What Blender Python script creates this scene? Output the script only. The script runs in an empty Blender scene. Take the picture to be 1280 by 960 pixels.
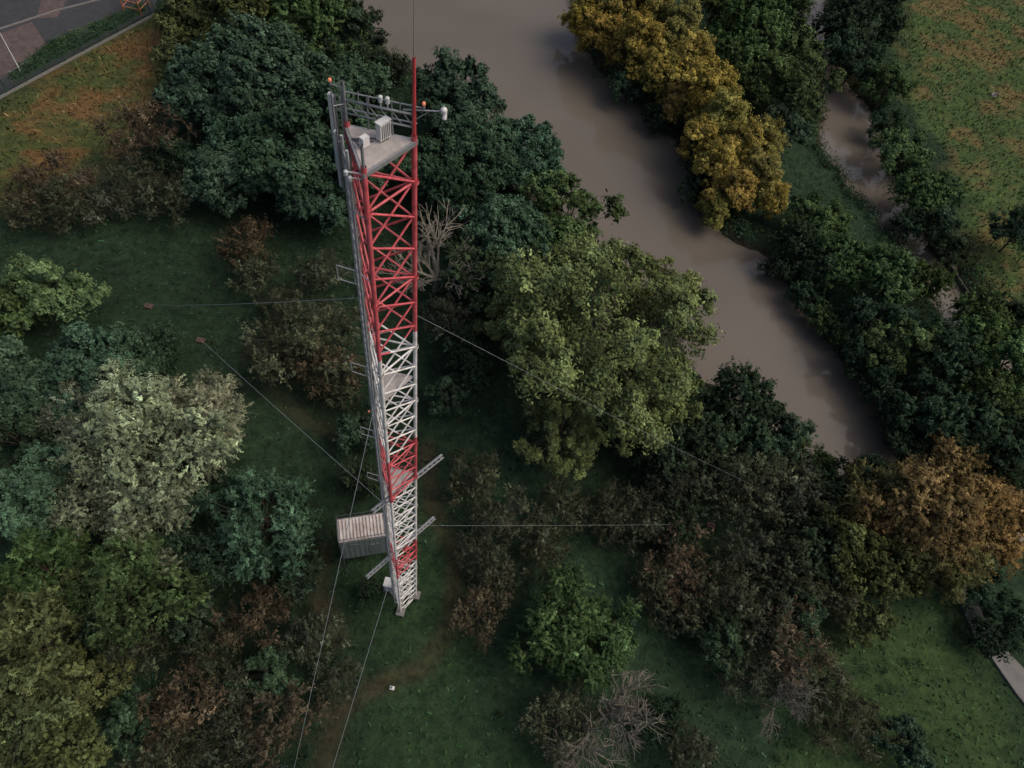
import bpy, math, numpy as np
from mathutils import Matrix, Vector
sc=bpy.context.scene
sc.view_settings.view_transform='Standard'; sc.view_settings.look='None'; sc.view_settings.exposure=0
# ------------------------------------------------------------------ camera / survey
F=853.0; CAMH=53.0
n=np.array([(521-640)/F,-(1008-480)/F,-1.0]); n/=np.linalg.norm(n)
Zc=-n; f0=np.array([0,0,-1.0]); Yc=f0-f0.dot(Zc)*Zc; Yc/=np.linalg.norm(Yc); Xc=np.cross(Yc,Zc)
RM=np.array([Xc,Yc,Zc])
CAM=np.array([0,0,CAMH])
def P(px,py,z=0.0):
    r=RM@np.array([(px-640)/F,-(py-480)/F,-1.0]); s=(z-CAMH)/r[2]
    return CAM+r*s
def proj(p):
    c=RM.T@(np.asarray(p,float)-CAM)
    return 640+F*c[0]/-c[2], 480-F*c[1]/-c[2], -c[2]
cd=bpy.data.cameras.new("camera"); cam=bpy.data.objects.new("camera",cd); sc.collection.objects.link(cam)
cd.sensor_width=36; cd.lens=36*F/1280; cd.clip_end=6000; cd.clip_start=0.1
M=Matrix([[*RM[0],0],[*RM[1],0],[*RM[2],CAMH],[0,0,0,1]]); cam.matrix_world=M; sc.camera=cam
# ------------------------------------------------------------------ world & sun
w=bpy.data.worlds.new("World"); sc.world=w; w.use_nodes=True
nt=w.node_tree; bg=nt.nodes["Background"]; sky=nt.nodes.new("ShaderNodeTexSky"); sky.sky_type='NISHITA'; sky.sun_disc=False
SE,SA=math.radians(52),math.radians(82)
sky.sun_elevation=SE; sky.sun_rotation=SA; sky.dust_density=7; sky.air_density=1.0; sky.ozone_density=1
nt.links.new(sky.outputs[0],bg.inputs[0]); bg.inputs[1].default_value=0.118
sl=bpy.data.lights.new("sun","SUN"); sl.energy=0.75; sl.angle=math.radians(34); sl.color=(1,.94,.84)
so=bpy.data.objects.new("sun",sl); sc.collection.objects.link(so)
sd_=Vector((math.sin(SA)*math.cos(SE),math.cos(SA)*math.cos(SE),math.sin(SE)))
so.rotation_euler=sd_.to_track_quat('Z','Y').to_euler(); so.location=sd_*200
# ------------------------------------------------------------------ mesh helpers
class MB:
    def __init__(s): s.v=[];s.f=[];s.m=[];s.c=[];s.n=0
    def add(s,v,f,mi=0,c=None):
        v=np.asarray(v,float).reshape(-1,3); f=np.asarray(f,int).reshape(-1,4)
        s.v.append(v); s.f.append(f+s.n); s.m.append(np.full(len(f),mi)); s.n+=len(v)
        if c is None: c=np.ones((len(v),3))
        s.c.append(np.broadcast_to(c,(len(v),3)))
    def tubes(s,Pp,Q,r0,r1=None,k=6,mi=0,c=None,cap=False):
        Pp=np.asarray(Pp,float).reshape(-1,3);Q=np.asarray(Q,float).reshape(-1,3);N=len(Pp)
        if N==0:return
        if r1 is None:r1=r0
        r0=np.broadcast_to(r0,(N,)).astype(float);r1=np.broadcast_to(r1,(N,)).astype(float)
        d=Q-Pp; d=d/np.maximum(np.linalg.norm(d,axis=1,keepdims=True),1e-9)
        a=np.where(np.abs(d[:,2:3])<.9,np.array([[0,0,1.]]),np.array([[1.,0,0]]))
        u=np.cross(d,a);u/=np.linalg.norm(u,axis=1,keepdims=True);w_=np.cross(d,u)
        t=np.arange(k)*2*math.pi/k
        ring=(u[:,None,:]*np.cos(t)[None,:,None]+w_[:,None,:]*np.sin(t)[None,:,None])
        V=np.concatenate([Pp[:,None,:]+ring*r0[:,None,None],Q[:,None,:]+ring*r1[:,None,None]],axis=1)
        i=np.arange(k);j=(i+1)%k
        fq=np.stack([i,j,j+k,i+k],1)
        Fq=(fq[None]+(np.arange(N)*2*k)[:,None,None]).reshape(-1,4)
        s.add(V.reshape(-1,3),Fq,mi,c)
    def box(s,cen,size,ax=None,mi=0):
        cen=np.asarray(cen,float);h=np.asarray(size,float)/2
        A=np.eye(3) if ax is None else np.asarray(ax,float)
        v=[];
        for z in(-1,1):
            for x,y in((-1,-1),(1,-1),(1,1),(-1,1)):
                v.append(cen+A[0]*x*h[0]+A[1]*y*h[1]+A[2]*z*h[2])
        s.add(v,[(3,2,1,0),(4,5,6,7),(0,1,5,4),(1,2,6,5),(2,3,7,6),(3,0,4,7)],mi)
    def beam(s,p,q,wd,ht,mi=0):
        p=np.asarray(p,float);q=np.asarray(q,float);d=q-p;L=np.linalg.norm(d);d/=L
        a=np.array([0,0,1.]) if abs(d[2])<.9 else np.array([1.,0,0])
        u=np.cross(a,d);u/=np.linalg.norm(u);v=np.cross(d,u)
        s.box((p+q)/2,(L,wd,ht),(d,u,v),mi)
    def mesh(s,name,mats,smooth=False):
        v=np.concatenate(s.v);f=np.concatenate(s.f);m=np.concatenate(s.m);c=np.concatenate(s.c)
        me=bpy.data.meshes.new(name);me.vertices.add(len(v));me.vertices.foreach_set("co",v.astype(np.float32).ravel())
        me.loops.add(len(f)*4);me.loops.foreach_set("vertex_index",f.astype(np.int32).ravel())
        me.polygons.add(len(f));me.polygons.foreach_set("loop_start",(np.arange(len(f))*4).astype(np.int32))
        me.polygons.foreach_set("loop_total",np.full(len(f),4,np.int32))
        me.polygons.foreach_set("material_index",m.astype(np.int32))
        me.polygons.foreach_set("use_smooth",np.full(len(f),smooth,bool))
        for mt in mats: me.materials.append(mt)
        at=me.color_attributes.new("tint",'FLOAT_COLOR','POINT')
        at.data.foreach_set("color",np.concatenate([c,np.ones((len(c),1))],1).astype(np.float32).ravel())
        me.update(calc_edges=True); return me
    def obj(s,name,mats,parent=None,smooth=False):
        o=bpy.data.objects.new(name,s.mesh(name,mats,smooth)); sc.collection.objects.link(o)
        if parent is not None:o.parent=parent
        return o
def empty(name):
    o=bpy.data.objects.new(name,None); sc.collection.objects.link(o); return o
# ------------------------------------------------------------------ materials
def mat(name):
    m=bpy.data.materials.new(name);m.use_nodes=True;return m,m.node_tree.nodes,m.node_tree.links,m.node_tree.nodes["Principled BSDF"]
def simple(name,col,rough=.6,metal=0,var=.25,scale=3,bump=0,col2=None):
    m,N,L,b=mat(name);b.inputs["Roughness"].default_value=rough;b.inputs["Metallic"].default_value=metal
    tc=N.new("ShaderNodeTexCoord");no=N.new("ShaderNodeTexNoise");no.inputs["Scale"].default_value=scale;no.inputs["Detail"].default_value=8;no.inputs["Roughness"].default_value=.7
    L.new(tc.outputs["Object"],no.inputs["Vector"])
    cr=N.new("ShaderNodeValToRGB");cr.color_ramp.elements[0].position=.3;cr.color_ramp.elements[1].position=.7
    c2=col2 or tuple(x*(1-var) for x in col)
    cr.color_ramp.elements[0].color=(*c2,1);cr.color_ramp.elements[1].color=(*col,1)
    L.new(no.outputs["Fac"],cr.inputs[0]);L.new(cr.outputs[0],b.inputs["Base Color"])
    if bump:
        bp=N.new("ShaderNodeBump");bp.inputs["Strength"].default_value=bump;L.new(no.outputs["Fac"],bp.inputs["Height"]);L.new(bp.outputs[0],b.inputs["Normal"])
    return m
def leafmat(name):
    m=bpy.data.materials.new(name);m.use_nodes=True;N=m.node_tree.nodes;L=m.node_tree.links
    N.remove(N["Principled BSDF"]);b=N.new("ShaderNodeBsdfDiffuse");b.inputs["Roughness"].default_value=0
    oi=N.new("ShaderNodeObjectInfo");at=N.new("ShaderNodeAttribute");at.attribute_name="tint"
    mx=N.new("ShaderNodeMix");mx.data_type='RGBA';mx.blend_type='MULTIPLY';mx.inputs["Factor"].default_value=1
    L.new(oi.outputs["Color"],mx.inputs["A"]);L.new(at.outputs["Color"],mx.inputs["B"])
    L.new(mx.outputs["Result"],b.inputs["Color"]);L.new(b.outputs[0],N["Material Output"].inputs["Surface"]);return m
def plainmat(name,col):
    m=bpy.data.materials.new(name);m.use_nodes=True;N=m.node_tree.nodes;L=m.node_tree.links
    N.remove(N["Principled BSDF"]);b=N.new("ShaderNodeBsdfDiffuse");no=N.new("ShaderNodeTexNoise");no.inputs["Scale"].default_value=5
    cr=N.new("ShaderNodeValToRGB");cr.color_ramp.elements[0].color=(*[c*.5 for c in col],1);cr.color_ramp.elements[1].color=(*[c*1.3 for c in col],1)
    tc=N.new("ShaderNodeTexCoord");L.new(tc.outputs["Object"],no.inputs["Vector"]);L.new(no.outputs["Fac"],cr.inputs[0]);L.new(cr.outputs[0],b.inputs["Color"]);L.new(b.outputs[0],N["Material Output"].inputs["Surface"]);return m
LEAF=leafmat("foliage")
BARK=plainmat("bark",(.10,.085,.065))
DEADBARK=plainmat("dead_bark",(.24,.22,.18))
GREY=simple("galvanised_steel",(.34,.35,.36),.45,.3,.3,8)
LGREY=simple("ladder_steel",(.44,.45,.46),.5,.1,.3,6)
DARK=simple("dark_steel",(.09,.095,.10),.5,.3,.3,8)
WHITE=simple("white_paint",(.68,.68,.67),.45,0,.2,2.5)
PANEL=simple("antenna_radome",(.52,.53,.54),.4,0,.2,2)
GRATE=simple("platform_plate",(.50,.45,.425),.7,.0,.45,3)
REDP=simple("red_paint",(.58,.07,.08),.45,0,.3,3)
WIRE=simple("guy_wire_steel",(.34,.36,.38),.5,.2,.1,8)
# ------------------------------------------------------------------ noise & fields
def vnoise(x,y,s,seed):
    r=np.random.RandomState(seed);G=r.rand(128,128)
    X=np.asarray(x)/s+500;Y=np.asarray(y)/s+500
    xi=np.floor(X).astype(int);yi=np.floor(Y).astype(int);fx=X-xi;fy=Y-yi
    fx=fx*fx*(3-2*fx);fy=fy*fy*(3-2*fy);a=xi%128;b=yi%128;a1=(a+1)%128;b1=(b+1)%128
    return (G[a,b]*(1-fx)+G[a1,b]*fx)*(1-fy)+(G[a,b1]*(1-fx)+G[a1,b1]*fx)*fy
def fbm(x,y,s,seed): return (vnoise(x,y,s,seed)*.5+vnoise(x,y,s/2.1,seed+1)*.3+vnoise(x,y,s/4.3,seed+2)*.2)
def seglist(pts,closed):
    pts=np.asarray(pts,float); return list(zip(pts,np.roll(pts,-1,0))) if closed else list(zip(pts[:-1],pts[1:]))
def pdist(x,y,pts,closed=False):
    d=np.full(np.shape(x),1e9)
    for a,b in seglist(pts,closed):
        ab=b-a;t=np.clip(((x-a[0])*ab[0]+(y-a[1])*ab[1])/(ab@ab+1e-9),0,1)
        d=np.minimum(d,np.hypot(x-a[0]-t*ab[0],y-a[1]-t*ab[1]))
    return d
def inside(x,y,pts):
    c=np.zeros(np.shape(x),bool)
    for a,b in seglist(pts,True):
        with np.errstate(divide='ignore',invalid='ignore'):
            k=((a[1]>y)!=(b[1]>y))&(x<(b[0]-a[0])*(y-a[1])/(b[1]-a[1]+1e-12)+a[0])
        c^=k
    return c
def sdf(x,y,pts):
    d=pdist(x,y,pts,True);return np.where(inside(x,y,pts),-d,d)
WL=-1.0
def poly(px,z=0): return np.array([P(a,b,z)[:2] for a,b in px])
RIV=poly([(440,-10),(470,50),(520,95),(570,160),(640,230),(720,300),(790,370),(840,430),(880,480),(940,520),(990,560),(1040,592),(1100,606),(1200,640),(1300,690),
          (1300,640),(1220,610),(1150,585),(1120,530),(1085,480),(1040,430),(1005,390),(965,330),(915,300),(875,270),(862,215),(840,170),(790,125),(750,95),(728,50),(712,-10)],WL)
v0=RIV[-1];v1=RIV[0]
RIV=np.vstack([RIV,[v0+[-2,25]],[v0+[20,80]],[v0+[30,400]],[v1+[10,400]],[v1+[-5,85]],[v1+[-10,25]]])
CH=poly([(985,-12),(1012,40),(1030,90),(1022,140),(1030,190),(1065,235),(1105,285),(1140,330),(1165,375),(1200,425),(1260,470),(1310,500),(1310,440),(1250,415),(1212,378),(1190,335),(1160,308),(1140,262),(1112,228),(1105,170),(1085,135),(1052,95),(1042,40),(1028,-12)],WL)
c0=CH[-1];c1=CH[0]
CH=np.vstack([CH,[c0+[10,60]],[c0+[30,400]],[c1+[22,400]],[c1+[5,60]]])
def rsd(x,y): return np.minimum(sdf(x,y,RIV),sdf(x,y,CH))
YARD=poly([(-60,-60),(215,-60),(196,16),(0,124),(-60,156)])
def ground_z(x,y):
    s=rsd(x,y)+ (fbm(x,y,3.5,5)-.5)*2.2
    t=np.clip((s+2.0)/4,0,1);t=t*t*(3-2*t)
    return -2.3+2.3*t+(fbm(x,y,9,9)-.5)*.35*np.clip(s/4,0,1)*np.clip((pdist(x,y,YARD,True))/5,0,1)
Z_DRY=poly([(-60,150),(0,122),(196,22),(230,50),(215,110),(150,200),(60,235),(-60,250)])
Z_RM=poly([(1120,-40),(1400,-40),(1400,420),(1230,372),(1195,320),(1215,250),(1190,200),(1130,120)])
Z_LR=poly([(1060,780),(1150,745),(1220,780),(1300,900),(1300,1000),(1000,1000),(1010,880)])
Z_T=poly([(440,690),(560,670),(590,760),(600,860),(700,1000),(430,1000),(470,860)])
Z_LL=poly([(-60,760),(60,740),(130,800),(90,1000),(-60,1000)])
PATHS=[poly([(315,440),(345,490),(385,530),(430,545)]),poly([(535,560),(545,640),(572,700),(565,780),(530,835),(460,862),(420,890),(395,1000)]),poly([(405,690),(395,740),(420,800)])]
def zone(x,y):
    wx=(fbm(x,y,6,21)-.5)*7;X=x+wx;Yq=y+(fbm(x,y,6,31)-.5)*7
    c=np.empty(x.shape+(3,));c[:]=(.021,.041,.024)
    big=fbm(x,y,12,41)[...,None];c=c*(.45+1.15*big)
    def blend(c,m,col): return c*(1-m[...,None])+np.array(col)*m[...,None]
    def soft(pg,wd=3): return np.clip(.5-sdf(X,Yq,pg)/wd,0,1)
    f=fbm(x,y,4,51);g=fbm(x,y,2.2,61);f2=fbm(x,y,1.5,91)
    m=soft(Z_DRY,5);c=blend(c,m*.9,(.072,.090,.034));c=blend(c,m*np.clip((f*.6+f2*.4-.42)*6,0,1)*.75,(.165,.092,.044))
    m=soft(Z_RM,4);c=blend(c,m*.95,(.058,.092,.034));c=blend(c,m*np.clip((f*.7+f2*.3-.46)*7,0,1)*.75,(.150,.108,.052));c=blend(c,m*np.clip((g-.55)*6,0,1)*.5,(.08,.13,.045))
    m=soft(Z_LR,5);c=blend(c,m*.85*(.5+.6*f),(.052,.088,.032))
    m=soft(Z_T,5);c=blend(c,m*.8,(.028,.056,.026))
    m=soft(Z_LL,5);c=blend(c,m*.8,(.05,.068,.028))
    for p in PATHS:
        m=np.clip(1.15-pdist(x+wx*.12,y,p)/1.0,0,1)*np.clip(.1+fbm(x,y,3,71),0,1);c=blend(c,m*.8,(.064,.046,.031))
    s=rsd(x,y);m=np.clip(1.3-s/1.2,0,1);c=blend(c,m*.8,(.05,.042,.03))
    return c
# ------------------------------------------------------------------ ground sheet
def axis(a,b,step,far):
    core=np.arange(a,b+step,step);o=[];d=step
    p=b
    while p<far:
        d*=1.25;p+=d;o.append(p)
    q=[];p=a;d=step
    while p>-far:
        d*=1.25;p-=d;q.append(p)
    return np.concatenate([q[::-1],core,o])
gx=axis(-85,85,.42,2500);gy=axis(-12,140,.42,2500)
GX,GY=np.meshgrid(gx,gy,indexing='ij');gz=ground_z(GX,GY);gc=zone(GX,GY)
nx,ny=GX.shape;idx=np.arange(nx*ny).reshape(nx,ny)
fq=np.stack([idx[:-1,:-1],idx[1:,:-1],idx[1:,1:],idx[:-1,1:]],-1).reshape(-1,4)
mb=MB();mb.add(np.stack([GX,GY,gz],-1).reshape(-1,3),fq,0,gc.reshape(-1,3))
gm,N,L,b=mat("grass_ground");at=N.new("ShaderNodeAttribute");at.attribute_name="tint"
tc=N.new("ShaderNodeTexCoord");n1=N.new("ShaderNodeTexNoise");n1.inputs["Scale"].default_value=1.1;n1.inputs["Detail"].default_value=8;n1.inputs["Roughness"].default_value=.8
L.new(tc.outputs["Object"],n1.inputs["Vector"])
cr=N.new("ShaderNodeValToRGB");cr.color_ramp.elements[0].position=.36;cr.color_ramp.elements[0].color=(.5,.5,.52,1);cr.color_ramp.elements[1].position=.66;cr.color_ramp.elements[1].color=(1.6,1.5,1.3,1)
L.new(n1.outputs["Fac"],cr.inputs[0]);mx=N.new("ShaderNodeMix");mx.data_type='RGBA';mx.blend_type='MULTIPLY';mx.inputs["Factor"].default_value=1
L.new(at.outputs["Color"],mx.inputs["A"]);L.new(cr.outputs[0],mx.inputs["B"]);L.new(mx.outputs["Result"],b.inputs["Base Color"])
b.inputs["Roughness"].default_value=.95;b.inputs["Specular IOR Level"].default_value=.1
bp=N.new("ShaderNodeBump");bp.inputs["Strength"].default_value=.8;bp.inputs["Distance"].default_value=.25;L.new(n1.outputs["Fac"],bp.inputs["Height"]);L.new(bp.outputs[0],b.inputs["Normal"])
mb.obj("ground",[gm],smooth=True)
# water
wm,N,L,b=mat("river_water");b.inputs["Roughness"].default_value=.05;b.inputs["IOR"].default_value=1.36
tc=N.new("ShaderNodeTexCoord");n1=N.new("ShaderNodeTexNoise");n1.inputs["Scale"].default_value=.05;n1.inputs["Detail"].default_value=5
cr=N.new("ShaderNodeValToRGB");cr.color_ramp.elements[0].position=.35;cr.color_ramp.elements[0].color=(.126,.108,.088,1);cr.color_ramp.elements[1].position=.7;cr.color_ramp.elements[1].color=(.154,.133,.110,1)
n2=N.new("ShaderNodeTexNoise");n2.inputs["Scale"].default_value=2.2;n2.inputs["Detail"].default_value=3
for q in(n1,n2):L.new(tc.outputs["Object"],q.inputs["Vector"])
L.new(n1.outputs["Fac"],cr.inputs[0]);L.new(cr.outputs[0],b.inputs["Base Color"])
bp=N.new("ShaderNodeBump");bp.inputs["Strength"].default_value=.10;bp.inputs["Distance"].default_value=.05;L.new(n2.outputs["Fac"],bp.inputs["Height"]);L.new(bp.outputs[0],b.inputs["Normal"])
mb=MB();mb.add([(-600,-200,WL),(600,-200,WL),(600,900,WL),(-600,900,WL)],[(0,1,2,3)]);mb.obj("river_water",[wm])
# ------------------------------------------------------------------ leaves
def nrm(a): return a/np.maximum(np.linalg.norm(a,axis=-1,keepdims=True),1e-9)
def leaves(mb,pos,nor,size,wr,tint,rng,mi=0,tdir=None):
    N_=len(pos);rd=rng.normal(size=(N_,3))
    if tdir is not None: rd=tdir+rd*.35
    t=nrm(rd-(rd*nor).sum(1,keepdims=True)*nor);bb=np.cross(nor,t)
    l=(size*rng.uniform(.6,1.35,N_))[:,None]
    V=np.stack([pos-t*l*.5,pos+bb*l*wr*.5-t*l*.05,pos+t*l*.5-nor*l*.12,pos-bb*l*wr*.5-t*l*.05],1)
    mb.add(V.reshape(-1,3),np.arange(N_*4).reshape(-1,4),mi,np.repeat(tint,4,axis=0))
def make_tree(name,R,H,base,nl,lr,nt_,nlv,ls,wr,seed,feather=0,trunk=.3,hole=0,warm=.3,branchvis=1,contrast=.35,cone=0,tight=.5,tuft=.27):
    r=np.random.RandomState(seed);mb=MB()
    zc=base+(H-base)*.5;hc=(H-base)*.5;cen=np.array([0,0,zc])
    L_=[];k=0
    ph=r.uniform(0,6.28,4)
    while len(L_)<nl and k<nl*60:
        k+=1;d=nrm(r.normal(size=3));
        if d[2]<-.55: continue
        az=math.atan2(d[1],d[0]);sh=1+.16*math.sin(2*az+ph[0])+.12*math.sin(3*az+ph[1])+.10*math.sin(5*az+ph[2])
        rad=(r.uniform(.62,1.08) if r.rand()<.8 else r.uniform(.2,.6))
        q=d*rad*np.array([R,R,hc])*(1-lr*.75)*np.array([sh,sh,1])
        if cone: 
            tt=(q[2]/hc+1)/2; q[:2]*=(1-cone*tt)
        q=q+cen
        if all(np.linalg.norm(q-p[0])>R*lr*(.80 if not hole else 1.0) for p in L_): L_.append((q,R*lr*r.uniform(.55,1.35)))
    LC=np.array([p[0] for p in L_]);LR=np.array([p[1] for p in L_]);n_=len(LC)
    lobev=np.exp(r.normal(0,contrast*.45,n_));
    out=nrm((LC-cen)/np.array([R,R,hc]))
    d=nrm(nrm(r.normal(size=(n_,nt_,3)))+out[:,None]*.55+np.array([0,0,.35]))
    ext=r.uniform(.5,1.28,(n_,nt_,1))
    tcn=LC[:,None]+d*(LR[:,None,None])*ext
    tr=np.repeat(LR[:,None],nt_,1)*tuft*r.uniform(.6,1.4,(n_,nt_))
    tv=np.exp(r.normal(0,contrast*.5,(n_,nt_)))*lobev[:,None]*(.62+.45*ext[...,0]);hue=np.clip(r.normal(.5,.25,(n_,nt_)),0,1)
    T=tcn.reshape(-1,3);D=d.reshape(-1,3);TR=tr.ravel();TV=tv.ravel();HU=hue.ravel();m=len(T)
    o=r.normal(size=(m,nlv,3));
    if feather:
        along=r.uniform(-.4,1.6,(m,nlv,1));fd=nrm(D+r.normal(0,.25,D.shape)-np.array([0,0,.25])*feather)
        off=fd[:,None]*along*TR[:,None,None]*1.7+o*TR[:,None,None]*.22
        tdir=np.repeat(fd,nlv,0)
    else:
        off=o*TR[:,None,None]*tight;tdir=None
    pos=(T[:,None]+off).reshape(-1,3)
    no=nrm(nrm(off).reshape(-1,3)*.55+np.repeat(D,nlv,0)*.6+np.array([0,0,.3])+r.normal(0,.32,(m*nlv,3)))
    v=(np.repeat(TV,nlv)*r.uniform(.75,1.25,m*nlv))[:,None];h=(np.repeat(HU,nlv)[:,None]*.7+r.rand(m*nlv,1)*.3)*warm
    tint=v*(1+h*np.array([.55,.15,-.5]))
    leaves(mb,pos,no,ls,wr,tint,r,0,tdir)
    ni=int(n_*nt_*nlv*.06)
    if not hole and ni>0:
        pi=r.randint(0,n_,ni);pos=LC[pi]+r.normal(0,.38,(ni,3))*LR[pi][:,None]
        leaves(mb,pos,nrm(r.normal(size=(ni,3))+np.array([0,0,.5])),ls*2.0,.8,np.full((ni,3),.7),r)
    tp=np.array([r.uniform(-.1,.1)*R,r.uniform(-.1,.1)*R,zc+hc*.3])
    t1=np.array([tp[0]*.4,-tp[1]*.4,base*.8+.2])
    mb.tubes([[0,0,-.3],t1],[t1,tp],[trunk*1.2,trunk*.85],[trunk*.85,trunk*.25],8,1)
    f=r.uniform(0,.8,n_)[:,None];st=t1+(tp-t1)*f;md=(st+LC)/2+r.normal(0,.05*R,(n_,3))+np.array([0,0,-.02*R])
    rb=trunk*.34*(1-f[:,0]*.5)
    mb.tubes(st,md,rb,rb*.65,5,1);mb.tubes(md,LC,rb*.65,rb*.32,5,1)
    sel=r.rand(m)<branchvis
    mb.tubes(np.repeat(LC,nt_,0)[sel],T[sel]+D[sel]*TR[sel][:,None]*.6,.28*np.repeat(rb,nt_)[sel],.012,3,1)
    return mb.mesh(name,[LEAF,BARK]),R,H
def make_bare(name,R,H,seed,mt):
    r=np.random.RandomState(seed);mb=MB()
    mb.tubes([[0,0,-.2]],[[.05*R,0,H*.25]],.055*R,.045*R,6,0);cur=[(np.array([.05*R,0,H*.25]),np.array([0,0,1.]),H*.34,.036*R)]
    for g,(k,sp,sc_) in enumerate([(9,.75,.66),(6,.5,.66),(5,.55,.66),(3,.6,.66)]):
        nxt=[];Pp=[];Q=[];ra=[];rb=[]
        for p,d,l,rr in cur:
            for i in range(k):
                nd=nrm(d+r.normal(0,sp,3)+np.array([0,0,.18]));ll=l*r.uniform(.6,1.25);
                s=p-d*l*.6*r.rand()*(g>0);q=s+nd*ll;Pp.append(s);Q.append(q);ra.append(max(rr,.016));rb.append(max(rr*.5,.010));nxt.append((q,nd,ll*sc_,rr*.5))
        mb.tubes(Pp,Q,ra,rb,4 if g<2 else 3,0);cur=nxt
    allv=np.concatenate(mb.v);s=R/np.percentile(np.hypot(allv[:,0],allv[:,1]),95)
    mb.v=[a*np.array([s,s,H/allv[:,2].max()]) for a in mb.v]
    return mb.mesh(name,[mt]),R,H
K={}
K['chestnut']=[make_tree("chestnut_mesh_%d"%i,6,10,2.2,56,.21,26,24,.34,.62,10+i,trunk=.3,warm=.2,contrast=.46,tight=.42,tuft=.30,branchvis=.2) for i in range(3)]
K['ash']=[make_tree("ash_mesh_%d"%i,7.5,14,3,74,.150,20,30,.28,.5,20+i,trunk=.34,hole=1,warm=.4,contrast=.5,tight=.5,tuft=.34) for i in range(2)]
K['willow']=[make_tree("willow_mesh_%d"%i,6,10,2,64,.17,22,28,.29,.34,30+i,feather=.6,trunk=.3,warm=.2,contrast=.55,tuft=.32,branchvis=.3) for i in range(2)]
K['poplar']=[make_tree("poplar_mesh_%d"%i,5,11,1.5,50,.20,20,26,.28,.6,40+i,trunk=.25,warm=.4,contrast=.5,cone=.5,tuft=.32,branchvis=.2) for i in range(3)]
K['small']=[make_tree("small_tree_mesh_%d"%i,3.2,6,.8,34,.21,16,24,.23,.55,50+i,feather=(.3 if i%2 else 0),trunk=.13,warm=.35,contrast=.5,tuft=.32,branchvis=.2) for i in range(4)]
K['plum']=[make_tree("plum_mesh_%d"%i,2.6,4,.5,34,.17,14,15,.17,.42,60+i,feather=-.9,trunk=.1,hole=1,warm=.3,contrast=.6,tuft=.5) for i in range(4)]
K['bare']=[make_bare("bare_tree_mesh_%d"%i,3.2,5,70+i,DEADBARK) for i in range(2)]
NAME={'chestnut':'chestnut_tree','ash':'ash_tree','willow':'willow_tree','poplar':'poplar_tree','small':'deciduous_tree','plum':'plum_tree','bare':'bare_tree'}
ASP={'chestnut':1.6,'ash':1.75,'willow':1.6,'poplar':2.1,'small':1.8,'plum':1.5,'bare':1.9}
COL={'chestnut':(.045,.082,.052),'teal':(.066,.120,.076),'ash':(.122,.162,.070),'willow':(.148,.185,.120),'gold':(.255,.212,.062),'goldo':(.225,.175,.060),'goldg':(.165,.172,.060),
 'green':(.064,.108,.046),'mid':(.092,.145,.066),'dark':(.036,.062,.040),'olive':(.075,.096,.042),'plum':(.046,.056,.038),'rust':(.066,.058,.041),'orange':(.200,.145,.066),'orangeg':(.120,.122,.053),'bare':(1,1,1)}
rg=np.random.RandomState(7);cnt={}
def put(kind,x,y,R,H,col):
    v=K[kind];i=cnt.get(kind,0);cnt[kind]=i+1;me,R0,H0=v[i%len(v)]
    o=bpy.data.objects.new(NAME[kind],me);sc.collection.objects.link(o)
    z=float(ground_z(np.array([x]),np.array([y]))[0]);o.location=(x,y,max(z,-1.2)-.05)
    o.rotation_euler=(0,0,rg.uniform(0,6.28));o.scale=(R/R0*rg.uniform(.92,1.08),R/R0*rg.uniform(.92,1.08),H/H0)
    j=np.exp(rg.normal(0,.05,3)*np.array([1,.5,1]));k=np.exp(rg.normal(0,.12))
    o.color=(col[0]*j[0]*k,col[1]*k,col[2]*j[2]*k,1);placed.append((x,y,R))
placed=[]
def tree(cx,cy,rp,kind,col):
    H=8.0
    for _ in range(5):
        p=P(cx,cy,H*.6);dp=proj(p)[2];R=rp*dp/F;H=min(R*ASP[kind],17)
    put(kind,p[0],p[1],R,H,COL[col])
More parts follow.
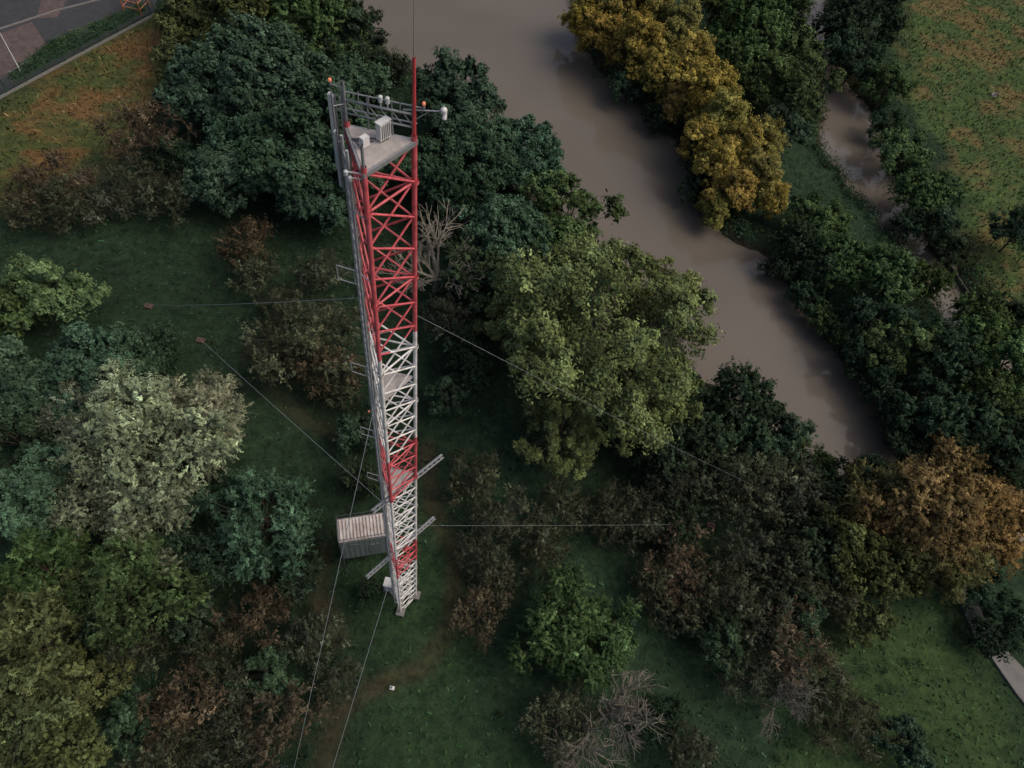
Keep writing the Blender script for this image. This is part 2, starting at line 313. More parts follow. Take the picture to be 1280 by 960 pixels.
T="""
300 20 62 small olive|395 25 60 small green|238 25 46 small olive|345 -15 60 small green|440 45 45 small dark|262 -20 50 small olive|235 75 36 small olive
262 105 62 chestnut chestnut|340 95 80 chestnut chestnut|395 180 80 chestnut chestnut|330 185 65 chestnut chestnut|430 120 60 chestnut chestnut|400 250 48 chestnut chestnut|440 210 45 chestnut chestnut
282 222 50 chestnut teal|185 165 48 plum rust|165 230 40 plum plum|210 245 36 plum plum|65 225 45 plum rust|80 255 38 plum plum|490 85 25 small dark|215 190 30 small dark
565 125 60 chestnut chestnut|655 180 54 chestnut chestnut|600 190 55 chestnut chestnut|540 205 45 chestnut chestnut|560 240 46 small dark|630 290 56 chestnut chestnut|712 262 56 small green|605 345 48 small dark|645 345 45 small dark|690 310 40 small green|610 390 36 small dark
545 315 66 bare bare|585 450 38 small dark|560 400 34 plum plum|560 490 30 small dark|830 560 46 small dark
755 415 140 ash ash|700 540 60 ash ash|665 400 62 ash ash|815 495 66 ash ash|820 370 58 ash ash
735 5 34 poplar gold|760 35 38 poplar gold|775 0 42 poplar gold|800 55 42 poplar gold|825 85 38 poplar gold|850 35 40 poplar goldg|860 80 40 poplar gold|885 110 46 poplar gold|850 120 32 poplar goldo|905 150 42 poplar goldg|880 165 36 poplar gold|925 185 44 poplar gold|900 200 38 poplar gold|950 215 38 poplar goldg|920 235 34 poplar goldo|965 248 26 poplar gold|900 250 26 poplar goldg|820 10 42 poplar goldg|790 95 26 small dark|955 180 34 poplar goldg|830 135 22 small dark|872 225 22 small dark
940 35 50 small green|1000 75 42 small mid|995 115 40 small mid|960 100 40 small green|900 -5 45 small olive|975 155 35 small dark|980 10 35 small green|950 -30 40 small green|930 75 40 small green
1080 60 40 small dark|1065 20 42 small dark|1115 100 32 small green|1100 30 32 small dark|1140 175 38 small mid|1165 230 38 small green|1180 270 32 small dark|1100 -15 40 small dark|1120 145 26 small dark|1150 270 26 small dark|1200 300 24 small dark
1000 300 32 small dark|1035 270 32 small green|1060 325 42 small green|1030 335 30 small dark|1110 350 46 small green|1095 400 42 small dark|1150 350 36 small green|1130 430 44 small green|1180 440 48 small dark|1160 495 48 small dark|1225 405 46 small green|1255 450 55 small green|1200 530 50 small dark|1265 385 36 small dark|1270 540 50 small dark|1275 290 34 small dark|1235 500 48 small green|1060 395 26 small dark|1150 550 32 small dark|1000 265 26 small green|985 325 22 small dark|1020 365 26 small dark|1045 400 24 small green|1085 445 26 small dark|1110 480 28 small dark|1135 525 28 small dark|1260 590 40 small dark
1160 632 82 willow orange|1225 655 62 willow orange|1105 625 52 willow orangeg|1175 695 60 willow orangeg|1250 640 45 willow orange|1120 670 50 willow orange|1060 680 52 small olive|1110 715 46 small olive|1240 745 32 small dark|1235 795 25 small dark|1270 780 30 small dark
925 500 54 small dark|965 535 46 small dark|1035 572 18 small green|1003 545 17 small green|880 545 48 small dark|900 600 52 plum plum|850 600 42 plum plum|950 610 52 plum plum|1000 620 45 plum plum|930 555 42 small dark|1020 600 30 small dark
590 600 42 plum plum|640 650 42 plum plum|700 630 36 plum plum|600 690 36 plum plum|600 765 36 plum rust|850 710 48 plum rust|905 745 52 plum plum|985 710 46 plum plum|990 800 46 plum rust|940 690 42 plum plum|860 760 36 plum plum|1040 745 38 plum plum
800 650 36 plum plum|760 640 34 plum plum|820 740 36 plum plum|960 770 42 plum plum|900 800 38 small dark|1020 690 44 small dark|1000 760 38 small dark|1030 850 38 plum plum|940 850 36 plum plum|680 690 34 plum plum|620 725 30 plum plum|850 660 34 small dark|1085 775 34 small olive|1090 600 36 small dark
700 780 62 willow green|735 800 62 willow green|765 890 68 bare bare|725 925 45 bare bare|700 900 45 plum plum|985 865 46 bare bare|1060 905 42 plum plum|1130 925 34 small dark|830 900 30 small dark|860 940 36 plum plum
62 365 52 small mid|15 385 42 small green|0 450 34 chestnut teal|110 465 58 chestnut chestnut|155 445 42 chestnut chestnut|45 500 48 chestnut chestnut|20 545 45 small dark|190 440 34 small dark
185 545 92 willow willow|110 520 56 willow willow|250 525 58 willow willow|190 640 66 willow willow|130 610 60 willow willow
40 620 58 chestnut teal|330 650 70 willow teal|170 725 72 willow green|60 715 60 willow green|40 800 70 willow olive|30 890 66 willow olive|105 850 50 small olive|170 810 44 plum plum|225 880 48 plum rust|90 940 50 small olive|255 600 36 small dark|250 700 46 small dark|240 770 36 small dark|130 780 36 small dark
320 770 44 plum rust|390 800 38 plum plum|350 905 50 plum rust|290 935 42 plum plum|385 425 62 plum plum|400 460 45 plum rust|310 305 38 plum rust|400 340 34 plum plum|455 535 34 small dark|455 600 26 small dark|350 390 38 plum plum|210 940 42 plum plum|160 900 40 small dark|462 735 16 small dark|260 820 38 plum plum|285 870 36 plum plum|330 840 34 small dark|420 850 28 plum plum|320 340 30 plum plum|430 480 34 plum plum|345 450 34 plum plum|380 720 28 small dark|130 255 30 plum plum|30 260 30 plum plum
"""
for ln in T.strip().replace('\n','|').split('|'):
    a=ln.split()
    if len(a)==5: tree(float(a[0]),float(a[1]),float(a[2]),a[3],a[4])
# woodland outside the photographed strip
tries=0;k_=0
while k_<60 and tries<6000:
    tries+=1;x=rg.uniform(-100,100);y=rg.uniform(-35,160)
    kd=['small','chestnut','plum','willow','poplar'][rg.randint(5)];R=rg.uniform(.8,1.2)*K[kd][0][1];H=R*ASP[kd]
    bad=False
    for dx,dy,z in((0,0,0),(R,R,H),(-R,R,H),(R,-R,H),(-R,-R,H),(0,0,H)):
        c=RM.T@(np.array([x+dx,y+dy,z])-CAM)
        if c[2]<-1:
            px,py,_=proj((x+dx,y+dy,z))
            if -25<px<1305 and -25<py<985: bad=True
    if bad or rsd(np.array([x]),np.array([y]))[0]<3 or sdf(np.array([x]),np.array([y]),YARD)[0]<4 or sdf(np.array([x]),np.array([y]),Z_RM)[0]<1: continue
    if any(math.hypot(x-a,y-b_)<(R+c_)*.7 for a,b_,c_ in placed): continue
    put(kd,x,y,R,H,COL[['dark','green','olive','chestnut','teal'][rg.randint(5)]]);k_+=1
# ------------------------------------------------------------------ bank vegetation, undergrowth, grass
def clumps(name,C,rad,nlv,ls,col,seed):
    r=np.random.RandomState(seed);mb=MB();m=len(C);z=ground_z(C[:,0],C[:,1])
    rr=rad*r.uniform(.5,1.4,m)
    d=nrm(r.normal(size=(m,nlv,3)));d[...,2]=np.abs(d[...,2])
    pos=np.concatenate([C,z[:,None]],1)[:,None]+d*rr[:,None,None]*r.uniform(.5,1.1,(m,nlv,1))*np.array([1,1,1.1])
    no=nrm(d*.6+r.normal(0,.5,d.shape)+np.array([0,0,.3]))
    v=np.exp(r.normal(0,.3,m))[:,None,None]*r.uniform(.7,1.3,(m,nlv,1));t=v*np.asarray(col)*(1+r.normal(0,.15,(m,1,3))*np.array([1,.3,1]))
    leaves(mb,pos.reshape(-1,3),no.reshape(-1,3),ls,.5,np.clip(t,0,1).reshape(-1,3),r);o=mb.obj(name,[LEAF]);o.color=(1,1,1,1);return o
r=np.random.RandomState(3)
Q=np.stack([r.uniform(-75,85,40000),r.uniform(0,135,40000)],1);s=rsd(Q[:,0],Q[:,1])
B=Q[(s>-.3)&(s<2.8)][:1600];clumps("riverside_undergrowth",B,.95,60,.25,(.042,.070,.038),5)
Q=Q[(s>3.2)];Q=Q[sdf(Q[:,0],Q[:,1],YARD)>2]
fz=fbm(Q[:,0],Q[:,1],11,88);U=Q[(fz>.47)&(sdf(Q[:,0],Q[:,1],Z_RM)>1)&(sdf(Q[:,0],Q[:,1],Z_DRY)>1)&(sdf(Q[:,0],Q[:,1],Z_T)>0)][:1500]
clumps("undergrowth",U,.5,36,.17,(.034,.054,.031),6)
NG=110000
Q=np.stack([r.uniform(-78,85,NG),r.uniform(-8,132,NG)],1)
keep=(rsd(Q[:,0],Q[:,1])>.6)&(sdf(Q[:,0],Q[:,1],YARD)>.8)
for p in PATHS: keep&=(pdist(Q[:,0],Q[:,1],p)>.7)|(r.rand(NG)<.3)
Q=Q[keep];m=len(Q);z=ground_z(Q[:,0],Q[:,1]);c=zone(Q[:,0],Q[:,1])*np.exp(r.normal(0,.3,m))[:,None]*(1+r.normal(0,.10,(m,3)))*1.35
mead=(sdf(Q[:,0],Q[:,1],Z_RM)<0)|(sdf(Q[:,0],Q[:,1],Z_DRY)<0)
mb=MB()
az=r.uniform(0,6.28,m);h=r.uniform(.06,.20,m)*np.where(mead,2.0,1);wd=r.uniform(.05,.13,m);le=r.normal(0,.18,(m,2))
b0=np.stack([Q[:,0],Q[:,1],z-.02],1);s_=np.stack([np.cos(az),np.sin(az),0*az],1)*wd[:,None];tp=b0+np.stack([le[:,0],le[:,1],h],1)
V=np.stack([b0-s_,b0+s_,tp+s_*.5,tp-s_*.5],1);mb.add(V.reshape(-1,3),np.arange(m*4).reshape(-1,4),0,np.repeat(np.clip(c,0,1),4,0))
o=mb.obj("grass",[LEAF]);o.color=(1,1,1,1)
# ------------------------------------------------------------------ lattice tower
Rxy=P(520,745,0)[:2]
lo,hi=20.,52.
for _ in range(50):
    h=(lo+hi)/2
    if proj((*Rxy,h))[1]>177: lo=h
    else: hi=h
HP=(lo+hi)/2
Fxy=P(455,217,HP)[:2];v=Rxy-Fxy;ca,sa=.5,math.sin(math.radians(60));Bxy=Fxy+np.array([v[0]*ca-v[1]*sa,v[0]*sa+v[1]*ca])
CXY=(Rxy+Fxy+Bxy)/3
def hy(py,xy=Rxy):
    lo,hi=0.,52.
    for _ in range(50):
        h=(lo+hi)/2
        if proj((*xy,h))[1]>py: lo=h
        else: hi=h
    return (lo+hi)/2
legs=[Rxy,Fxy,Bxy]
def band_mat():
    m,N,L,b=mat("banded_tower_paint");b.inputs["Roughness"].default_value=.45
    g=N.new("ShaderNodeNewGeometry");sx=N.new("ShaderNodeSeparateXYZ");L.new(g.outputs["Position"],sx.inputs[0])
    dv=N.new("ShaderNodeMath");dv.operation='DIVIDE';dv.inputs[1].default_value=60;L.new(sx.outputs[2],dv.inputs[0])
    cr=N.new("ShaderNodeValToRGB");cr.color_ramp.interpolation='CONSTANT';e=cr.color_ramp.elements
    W=(.82,.81,.80,1);Rd=(.67,.125,.145,1);hs=[hy(700),hy(674),hy(600),hy(547),hy(417)]
    e[0].position=0;e[0].color=W;e[1].position=hs[0]/60;e[1].color=Rd
    for i,q in enumerate(hs[1:]):
        n_=e.new(q/60);n_.color=[W,Rd,W,Rd][i]
    L.new(dv.outputs[0],cr.inputs[0])
    no=N.new("ShaderNodeTexNoise");no.inputs["Scale"].default_value=4;no.inputs["Detail"].default_value=8;L.new(g.outputs["Position"],no.inputs["Vector"])
    c2=N.new("ShaderNodeValToRGB");c2.color_ramp.elements[0].position=.3;c2.color_ramp.elements[0].color=(.65,.62,.58,1);c2.color_ramp.elements[1].position=.6;c2.color_ramp.elements[1].color=(1,1,1,1)
    L.new(no.outputs["Fac"],c2.inputs[0]);mx=N.new("ShaderNodeMix");mx.data_type='RGBA';mx.blend_type='MULTIPLY';mx.inputs["Factor"].default_value=1
    L.new(cr.outputs[0],mx.inputs["A"]);L.new(c2.outputs[0],mx.inputs["B"]);L.new(mx.outputs["Result"],b.inputs["Base Color"]);return m
BAND=band_mat()
tw=empty("lattice_tower")
v3=lambda xy,z:np.array([xy[0],xy[1],z])
az3=np.array([0,0,1.])
mb=MB()
for l in legs: mb.tubes([v3(l,-.1)],[v3(l,HP+.2)],.072,k=10)
mb.obj("legs",[BAND],tw,True)
mb=MB();nc=34;cell=HP/nc
for i in range(nc):
    z0=i*cell;z1=z0+cell
    for a in range(3):
        A,B_=legs[a],legs[(a+1)%3];off=nrm(np.array([*( (A+B_)/2-CXY),0]))*.03
        mb.tubes([v3(A,z0)+off,v3(B_,z0)-off],[v3(B_,z1)+off,v3(A,z1)-off],.034,k=6)
        if i%3==0: mb.tubes([v3(A,z0)],[v3(B_,z0)],.038,k=6)
    if i%3==0:
        for a in range(3): mb.tubes([v3(legs[a],z0-.06)],[v3(legs[a],z0+.06)],.12,k=10)
mb.obj("bracing",[BAND],tw,True)
mb=MB();
for l in legs: mb.box(v3(l,.12),(.6,.6,.5))
mb.obj("footing",[simple("footing_concrete",(.2,.19,.175),.9)],tw)
def tri(mb,z,grow,th,mi=0):
    p=[CXY+(l-CXY)*grow for l in legs]
    c=[v3(q,z) for q in p]+[v3(q,z+th) for q in p]
    for a in range(3):
        b_=(a+1)%3;mb.add([c[a],c[b_],c[b_+3],c[a+3]],[(0,1,2,3)],mi)
    mid=v3(CXY,z+th);
    for a in range(3):
        b_=(a+1)%3;mm=(c[a+3]+c[b_+3])/2
        pc=(c[(a+2)%3+3]+c[a+3])/2
        mb.add([c[a+3],mm,mid,pc],[(0,1,2,3)],mi)
        mm2=mm.copy();mm2[2]=z;pc2=pc.copy();pc2[2]=z;md=mid.copy();md[2]=z
        mb.add([c[a],pc2,md,mm2],[(0,1,2,3)],mi)
mb=MB()
tri(mb,HP,1.0,.05)
for q in (hy(478,CXY),hy(597,CXY)): tri(mb,q,.95,.05)
mb.obj("platforms",[GRATE],tw)
mb=MB()
p=[CXY+(l-CXY)*1.08 for l in legs]
for a in range(3):
    A,B_=p[a],p[(a+1)%3]
    mb.beam(v3(A,HP-.02),v3(B_,HP-.02),.06,.12)
    for hh in (.5,.95):
        if a==2: mb.tubes([v3(A,HP+hh)],[v3(B_,HP+hh)],.018,k=6)
    for t in (.0,.33,.66):
        q=A+(B_-A)*t
        if a==2: mb.tubes([v3(q,HP)],[v3(q,HP+.97)],.02,k=6)
mb.obj("railing",[GREY],tw)
mb=MB();o2=nrm(np.array([*((Fxy+Bxy)/2-CXY),0]));la=Bxy*.62+Fxy*.38+o2[:2]*.26;lb=Bxy*.30+Fxy*.70+o2[:2]*.26
for l in(la,lb): mb.beam(v3(l,1.5),v3(l,HP+.3),.06,.06)
zz=np.arange(1.8,HP,.40)
mb.tubes([v3(la,z_) for z_ in zz],[v3(lb,z_) for z_ in zz],.02,k=5)
zz=np.arange(2,HP,2.4)
for l,g_ in((la,Bxy),(lb,Fxy)): mb.tubes([v3(l,z_) for z_ in zz],[v3(g_,z_) for z_ in zz],.02,k=5)
mb.obj("ladder",[LGREY],tw)
mb=MB();
for i in range(7):
    q=la+(Bxy-la)*(.05+i*.12)-o2[:2]*.05;mb.tubes([v3(q,1)],[v3(q,HP-.2-.3*(i%3))],.022+.006*(i%2),k=6)
mb.obj("feeder_cables",[simple("feeder_cable_grey",(.24,.245,.25),.5)],tw,True)
mb=MB();mb.tubes([v3(Rxy,HP+.2)],[v3(Rxy,hy(72))],.05,.04,10);mb.obj("upper_mast",[REDP],tw,True)
mb=MB();mb.tubes([v3(Rxy,hy(72))],[v3(Rxy,hy(-2))],.016,.008,6);mb.obj("whip_antenna",[GREY],tw,True)
mb=MB();mg=MB();ob=nrm(Bxy-CXY);pb=np.array([-ob[1],ob[0]])
for i,(u,w_,z0,z1) in enumerate([(.12,.26,-1.15,.95),(.22,.10,-.95,.75),(.18,-.12,-.5,.65),(-.02,.34,-1.6,.05)]):
    q=Bxy+ob*u+pb*w_
    mg.tubes([v3(q,HP+z0-.2)],[v3(q,HP+z1+.12)],.022,k=8)
    mb.beam(v3(q+ob*.07,HP+z0),v3(q+ob*.07,HP+z1),.12,.07)
    mb.box(v3(q+ob*.07,HP+z0-.03),(.06,.06,.08))
    for zz_ in (z0+.3,z1-.3): mg.tubes([v3(q,HP+zz_)],[v3(Bxy,HP+zz_)],.018,k=6)
mb.obj("panel_antennas",[PANEL],tw);
mg.tubes([v3(Bxy,HP)],[v3(Bxy,HP+1.25)],.035,k=8)
q=Bxy+ob*.12;mg.tubes([v3(q,HP-.3)],[v3(q,HP+1.2)],.02,k=8)
mg.tubes([v3(Fxy,HP)],[v3(Fxy,HP+.8)],.04,k=8)
A1=v3(Bxy,HP+.75);A2=v3(Rxy,HP+.75);mg.beam(A1,A2,.045,.045);mg.beam(A1+[0,0,-.35],A2+[0,0,-.35],.035,.035)
for i in range(6):
    t0=i/6;mg.tubes([A1+(A2-A1)*t0],[A1+(A2-A1)*(t0+1/6)+[0,0,-.35]],.012,k=5)
dx=nrm(np.array([1.,.12]));mg.tubes([v3(Rxy-dx*.25,HP+.85)],[v3(Rxy+dx*.66,HP+.95)],.022,k=6)
mg.tubes([v3(Rxy,HP+.6)],[v3(Rxy+dx*.35,HP+.9)],.014,k=6)
for t_,hh in ((.2,.35),(.35,.3),(.8,.3)):
    q=Bxy+(Rxy-Bxy)*t_;mg.tubes([v3(q,HP+.7)],[v3(q,HP+.7+hh)],.014,k=6)
mg.obj("antenna_mounts",[GREY],tw,True)
def capsule(mb,c,r_,L_,mi=0,d=(0,0,1)):
    c=np.asarray(c,float);d=nrm(np.asarray(d,float))
    pts=[(-L_/2-r_*.7,.001),(-L_/2-r_*.6,r_*.35),(-L_/2-r_*.3,r_*.8),(-L_/2,r_),(L_/2,r_),(L_/2+r_*.3,r_*.8),(L_/2+r_*.6,r_*.35),(L_/2+r_*.7,.001)]
    for (a,ra),(b_,rb) in zip(pts[:-1],pts[1:]): mb.tubes([c+d*a],[c+d*b_],ra,rb,12,mi)
mb=MB()
e=v3(Rxy+dx*.68,HP+.95);capsule(mb,e+[0,0,.02],.08,.08,0,(0,0,1));capsule(mb,e+[.03,-.04,-.10],.055,.10,0,(0,-.6,-1))
for t_ in(.52,.62):
    q=Bxy+(Rxy-Bxy)*t_;capsule(mb,v3(q,HP+.98),.055,.13);mb.tubes([v3(q,HP+.75)],[v3(q,HP+.88)],.015,k=6)
lm=nrm(np.array([-1,-.1]))
for z_,l_ in((-.18,.34),(-.02,.42)):
    mb.tubes([v3(Fxy,HP+z_)],[v3(Fxy+lm*l_,HP+z_)],.016,k=6);capsule(mb,v3(Fxy+lm*l_,HP+z_-.04),.055,.09)
fr=nrm(Rxy-Fxy);fo=np.array([fr[1],-fr[0]]);FA=(np.array([*fr,0]),np.array([*fo,0]),az3)
mb.box(v3(CXY+fr*.30-fo*.02,HP+.33),(.34,.16,.44),FA)
mb.box(v3(CXY+fr*.30-fo*.02,HP+.565),(.37,.19,.025),FA)
mb.box(v3(CXY-fr*.22-fo*.12,HP+.22),(.20,.14,.26),FA)
mb.obj("radio_units",[WHITE],tw,False)
mb=MB()
for k in range(5): mb.box(v3(CXY+fr*(.30-.12+.06*k)+fo*.065,HP+.33),(.012,.02,.36),FA)
mb.box(v3(CXY+fr*.30-fo*.02,HP+.08),(.2,.12,.06),FA)
for k in range(4):
    q=CXY+fr*(-.3+.17*k);q2=Bxy*.7+Fxy*.3;mb.tubes([v3(q-fo*.1,HP+.07)],[v3(q2,HP+.07)],.014,k=5)
mb.obj("cooling_fins_and_cables",[DARK],tw)
ol,N,L,b=mat("obstruction_lamp_glass");b.inputs["Base Color"].default_value=(.75,.22,.10,1);b.inputs["Emission Color"].default_value=(1,.35,.2,1);b.inputs["Emission Strength"].default_value=.25;b.inputs["Roughness"].default_value=.25
mb=MB();mg=MB()
bq=Bxy+ob*.12+np.array([-.22,0])
for c_ in (v3(bq,HP+1.15),v3(Rxy+np.array([.22,.03]),HP+1.08),v3(Bxy+o2[:2]*.3,hy(512,Bxy))): 
    capsule(mb,c_,.04,.05);mg.tubes([c_-[0,0,.12]],[c_-[0,0,.05]],.03,k=8)
mg.tubes([v3(Bxy,HP+1.05)],[v3(bq,HP+1.05)],.015,k=6);mg.tubes([v3(Rxy,HP+.97)],[v3(Rxy+np.array([.22,.03]),HP+.97)],.015,k=6)
mg.tubes([v3(Bxy,hy(512,Bxy)-.12)],[v3(Bxy+o2[:2]*.3,hy(512,Bxy)-.12)],.015,k=6)
mb.obj("obstruction_lamps",[ol],tw,True);mg.obj("lamp_brackets",[GREY],tw)
mb=MB();ld=nrm(np.array([-1,.10]))
for py in (350,467,545,600):
    zc=hy(py,Bxy);q1=Bxy+ld*.85;q2=Bxy+ld*.28
    a_=v3(q1,zc-.32);b_=v3(q1,zc+.32);c_=v3(q2,zc-.32);d_=v3(q2,zc+.32)
    mb.tubes([a_,a_,b_,c_,v3(Bxy,zc+.32),v3(Bxy,zc-.32)],[b_,c_,d_,d_,d_,c_],.02,k=6)
mb.obj("folded_dipoles",[LGREY],tw)
mb=MB()
for (x0,y0,x1,y1,hh) in ((465,640,553,570,hy(607,CXY)),(458,722,543,647,hy(686,CXY))):
    a_=P(x0,y0,hh);b_=P(x1,y1,hh);d=nrm(b_-a_);s_=np.array([-d[1],d[0],0])
    rails=[s_*.10,s_*-.10,np.array([0,0,.16])]
    for o_ in rails: mb.beam(a_+o_,b_+o_,.06,.05)
    Lb=np.linalg.norm(b_-a_);n_=int(Lb/.28)
    for i in range(n_):
        p0=a_+d*i*Lb/n_;p1=a_+d*(i+1)*Lb/n_
        mb.tubes([p0+rails[0],p0+rails[0],p0+rails[1]],[p1+rails[1],p1+rails[2],p1+rails[2]],.016,k=4)
mb.obj("cross_booms",[GREY],tw)
mb=MB()
G=[((450,372),Bxy,(185,381)),((465,632),Bxy,(250,424)),((462,470),Fxy,(345,1060)),((490,700),Fxy,(385,1060)),((522,393),Rxy,(965,618)),((522,657),Rxy,(890,655))]
anch=[]
for i,(a_,xy,g_) in enumerate(G):
    z_=hy(a_[1],xy);p0=v3(xy,z_);p1=P(*g_,.3);n_=14;t=np.linspace(0,1,n_+1)[:,None];pts=p0+(p1-p0)*t;pts[:,2]-=(4*t*(1-t)*.004*np.linalg.norm(p1-p0))[:,0]
    mb.tubes(pts[:-1],pts[1:],(.014,.014,.013,.013,.006,.006)[i],k=5);anch.append(p1)
mb.obj("guy_wires",[WIRE],tw)
mb=MB()
for p1 in anch:
    z0=float(ground_z(p1[None,0],p1[None,1])[0]);mb.box((p1[0],p1[1],z0+.02),(.7,.5,.3));mb.tubes([(p1[0],p1[1],z0+.1)],[p1+[0,0,.05]],.04,k=6)
mb.obj("guy_anchors",[simple("anchor_concrete",(.10,.06,.05),.9)],tw)
# ------------------------------------------------------------------ equipment shelter
sh=empty("equipment_shelter")
ZR=5.2;c1=P(422,650,ZR);c2=P(482,641,ZR);c3=P(489,668,ZR)
ax=nrm((c2-c1));Lx=np.linalg.norm(c2-c1);ay=np.array([-ax[1],ax[0],0]);Ly=abs((c3-c2)@ay);cc=c1+ax*Lx/2-ay*Ly/2;A=(ax,ay,az3);az=az3
wall=simple("shelter_wall_paint",(.20,.235,.22),.6,0,.3,1.5);rf=simple("shelter_roof",(.66,.63,.60),.6,0,.0,1.6,0,(.34,.26,.21))
mb=MB();mb.box((cc[0],cc[1],ZR-1.95),(Lx,Ly,3.7),A);mb.obj("walls",[wall],sh)
mb=MB();
for i in range(int(Lx/.24)): mb.box(cc-ax*(Lx/2-.14-i*.24)+az*(-.01),(.10,Ly-.1,.14),A,0)
mb.box(cc+az*(-.09),(Lx+.16,Ly+.16,.06),A,0);mb.obj("ribbed_roof",[rf],sh)
mb=MB();
cr4=[cc+ax*sx*(Lx/2+.06)+ay*sy*(Ly/2+.06) for sx,sy in((-1,-1),(1,-1),(1,1),(-1,1))]
for i in range(4):
    p_=cr4[i];q_=cr4[(i+1)%4];mb.tubes([p_+az*-.1],[p_+az*.6],.03,k=6);mb.beam(p_+az*.02,q_+az*.02,.06,.06)
    if i in(0,3,2): mb.tubes([p_+az*.6],[q_+az*.6],.022,k=6)
    mb.tubes([p_-az*(ZR+.2)],[p_-az*.1],.06,k=8)
mb.obj("frame_and_posts",[DARK],sh)
mb=MB();fc=cc-ay*(Ly/2+.02)-az*2.4;mb.box(fc+ax*.7,(.85,.05,2.0),A);mb.box(fc-ax*.7+az*1.3,(.7,.05,.4),A);
for i in range(9): mb.box(cc-ay*(Ly/2+.015)-az*1.9-ax*(Lx/2-.2-i*(Lx-.4)/8),(.04,.03,3.5),A)
mb.obj("door_and_ribs",[simple("door_paint",(.15,.175,.165),.6)],sh)
cb=empty("equipment_cabinet");g=P(488,735,0)
mb=MB();mb.box((g[0],g[1],.75),(.75,.6,1.4));mb.box((g[0],g[1],1.48),(.85,.7,.06));mb.box((g[0],g[1]-.31,.75),(.62,.03,1.2));mb.obj("cabinet_body",[WHITE],cb)
mb=MB();mb.box((g[0],g[1],.04),(1,.85,.14));mb.box((g[0]+.22,g[1]-.34,.8),(.03,.04,.14));mb.obj("plinth_and_handle",[DARK],cb)
# ------------------------------------------------------------------ yard, fence, lamp, climbing frame
asph=simple("asphalt",(.050,.052,.058),.9,0,.45,.8,.2);pav=simple("pink_paving",(.13,.095,.088),.9,0,.55,1.5,.2);kerb=simple("kerb_concrete",(.24,.23,.22),.85,0,.35,3)
def sheet(name,pg,z,m_,th=.3):
    pg=np.asarray(pg);n_=len(pg);c=pg.mean(0);mb=MB()
    for i in range(n_):
        a_,b_=pg[i],pg[(i+1)%n_];m1=(a_+b_)/2
        mb.add([v3(c,z),v3(a_,z),v3(m1,z),v3(b_,z)],[(0,1,2,3)]);mb.add([v3(a_,z-th),v3(b_,z-th),v3(b_,z),v3(a_,z)],[(0,1,2,3)])
    return mb.obj(name,[m_])
sheet("yard_asphalt",poly([(-90,-90),(225,-90),(192,14),(0,118),(-90,165)]),.06,asph)
sheet("paved_path",poly([(-20,50),(40,28),(62,62),(20,92),(-20,108)]),.072,pav)
sheet("paved_path",poly([(60,-30),(100,-30),(72,22),(46,24)]),.072,pav)
g1=simple("lawn_strip",(.032,.056,.026),.95,0,.4,3,.4)
sheet("lawn_strip",poly([(20,104),(186,14),(178,2),(70,48),(10,92)]),.076,g1)
LS=poly([(20,100),(182,14),(176,8),(70,52),(14,92)]);c=np.stack([r.uniform(LS[:,0].min(),LS[:,0].max(),900),r.uniform(LS[:,1].min(),LS[:,1].max(),900)],1)
c=c[inside(c[:,0],c[:,1],LS)][:200];clumps("hedge",c,.55,50,.2,(.045,.078,.04),12)
mb=MB()
for a_,b_ in((( -20,44),(72,14)),((72,14),(175,-12)),((62,62),(12,92))):
    mb.beam(v3(P(*a_)[:2],.13),v3(P(*b_)[:2],.13),.15,.14)
mb.obj("kerb",[kerb])
fe=empty("mesh_fence");a_=P(-70,161,0);b_=P(196,18,0);L_=np.linalg.norm(b_-a_);d=nrm(b_-a_)
FG=simple("fence_green",(.03,.075,.055),.5,0,.2,5)
mb=MB();mb.beam(v3(a_[:2],.10),v3(b_[:2],.10),.14,.30);mb.obj("concrete_base",[kerb],fe)
mb=MB()
for s_ in np.arange(0,L_,2.5): q=a_+d*s_;mb.beam(v3(q[:2],0),v3(q[:2],2.1),.07,.07)
for zz_ in(.4,.9,1.4,1.95): mb.beam(v3(a_[:2],zz_),v3(b_[:2],zz_),.03,.03)
ss=np.arange(0,L_,.12);mb.tubes([v3((a_+d*s_)[:2],.3) for s_ in ss],[v3((a_+d*s_)[:2],2.0) for s_ in ss],.012,k=3)
mb.obj("posts_and_mesh",[FG],fe)
lp=empty("street_lamp");q=P(26,90,0);mb=MB();mb.tubes([v3(q[:2],0)],[v3(q[:2],5)],.08,.05,8)
mb.tubes([v3(q[:2],5)],[(q[0]-.7,q[1]-.2,5.15)],.035,k=6);mb.tubes([v3(q[:2],0)],[v3(q[:2],.3)],.13,k=8);mb.obj("pole",[WHITE],lp,True)
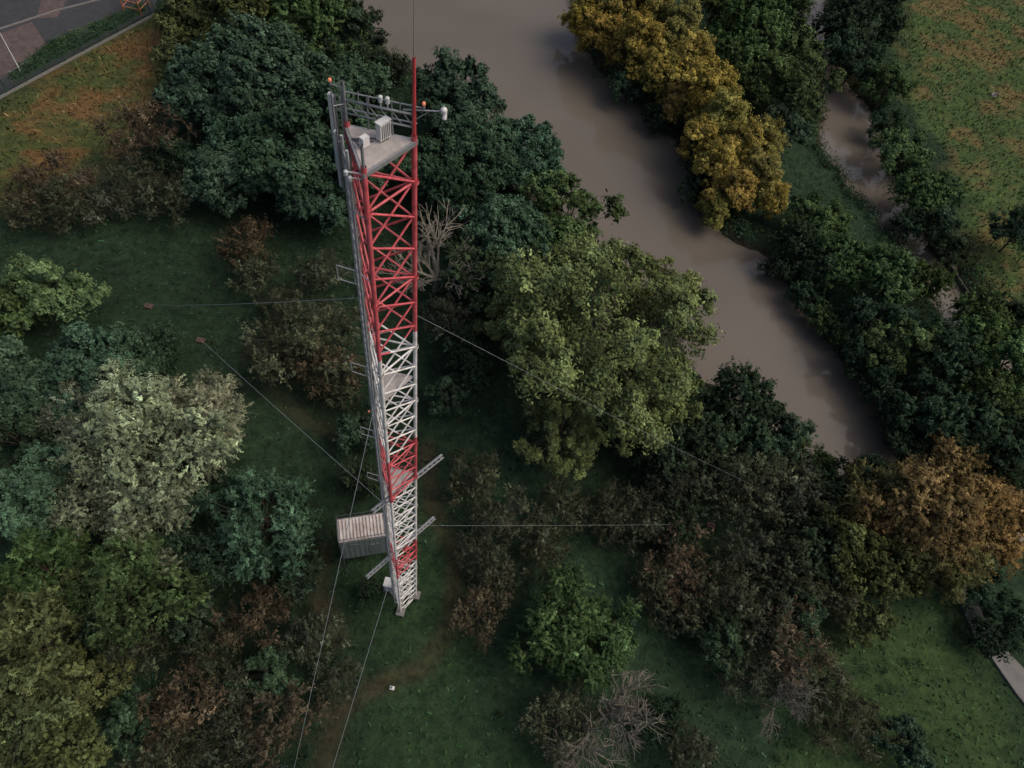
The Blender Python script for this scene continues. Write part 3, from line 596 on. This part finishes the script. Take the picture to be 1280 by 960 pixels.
mb=MB();mb.box((q[0]-.9,q[1]-.25,5.14),(.6,.25,.1));mb.box((q[0]-.9,q[1]-.25,5.07),(.5,.2,.04));mb.obj("lamp_head",[GREY],lp)
cf=empty("climbing_frame");q=P(172,12,0);OR=simple("orange_paint",(.62,.25,.10),.5);mb=MB()
w_=1.1
pts=[np.array([q[0]+sx*w_,q[1]+sy*w_,0]) for sx,sy in((-1,-1),(1,-1),(1,1),(-1,1))]
for i in range(4):
    mb.tubes([pts[i]],[pts[i]+az*2.4],.07,k=8)
    for zz_ in(.8,1.6,2.4): mb.tubes([pts[i]+az*zz_],[pts[(i+1)%4]+az*zz_],.05,k=6)
mb.tubes([pts[0]+az*2.4],[pts[2]+az*2.4],.05,k=6);mb.tubes([pts[1]+az*2.4],[pts[3]+az*2.4],.05,k=6);mb.obj("frame",[OR],cf)
# ------------------------------------------------------------------ concrete walkway, river edging, markers
WK=simple("walkway_concrete",(.20,.192,.182),.9,0,.35,1.2,.15)
sheet("footpath",poly([(1185,722),(1203,724),(1246,800),(1236,822),(1215,790)]),.12,WK,.3)
sheet("footpath",poly([(1238,822),(1256,812),(1320,880),(1320,930),(1270,868)]),.13,WK,.3)
mb=MB();ed=[P(a,b_,WL+.2) for a,b_ in((1160,306),(1185,332),(1208,368),(1222,392))]
for p_,q_ in zip(ed[:-1],ed[1:]): mb.beam(p_,q_,.18,.8)
mb.obj("river_edging",[simple("edging_concrete",(.06,.057,.05),.9)])
mk=empty("marker_post");q=P(490,860,0);mb=MB();mb.tubes([v3(q[:2],0),v3(q[:2],.4)],[v3(q[:2],.4),v3(q[:2],.75)],[.07,.1],[.07,.02],8);mb.box((q[0],q[1],.05),(.35,.25,.12));mb.obj("post",[WHITE],mk)
r=np.random.RandomState(9);q=P(1243,120,0);mb=MB()
for i in range(5): mb.tubes([(q[0]+r.uniform(-.3,.3),q[1]+r.uniform(-.3,.3),0)],[(q[0]+r.uniform(-.2,.2),q[1]+r.uniform(-.2,.2),r.uniform(.3,.6))],.32,.12,7)
mb.obj("pale_boulder",[simple("pale_stone",(.45,.38,.35),.8)])
print("OBJ",len(bpy.data.objects))
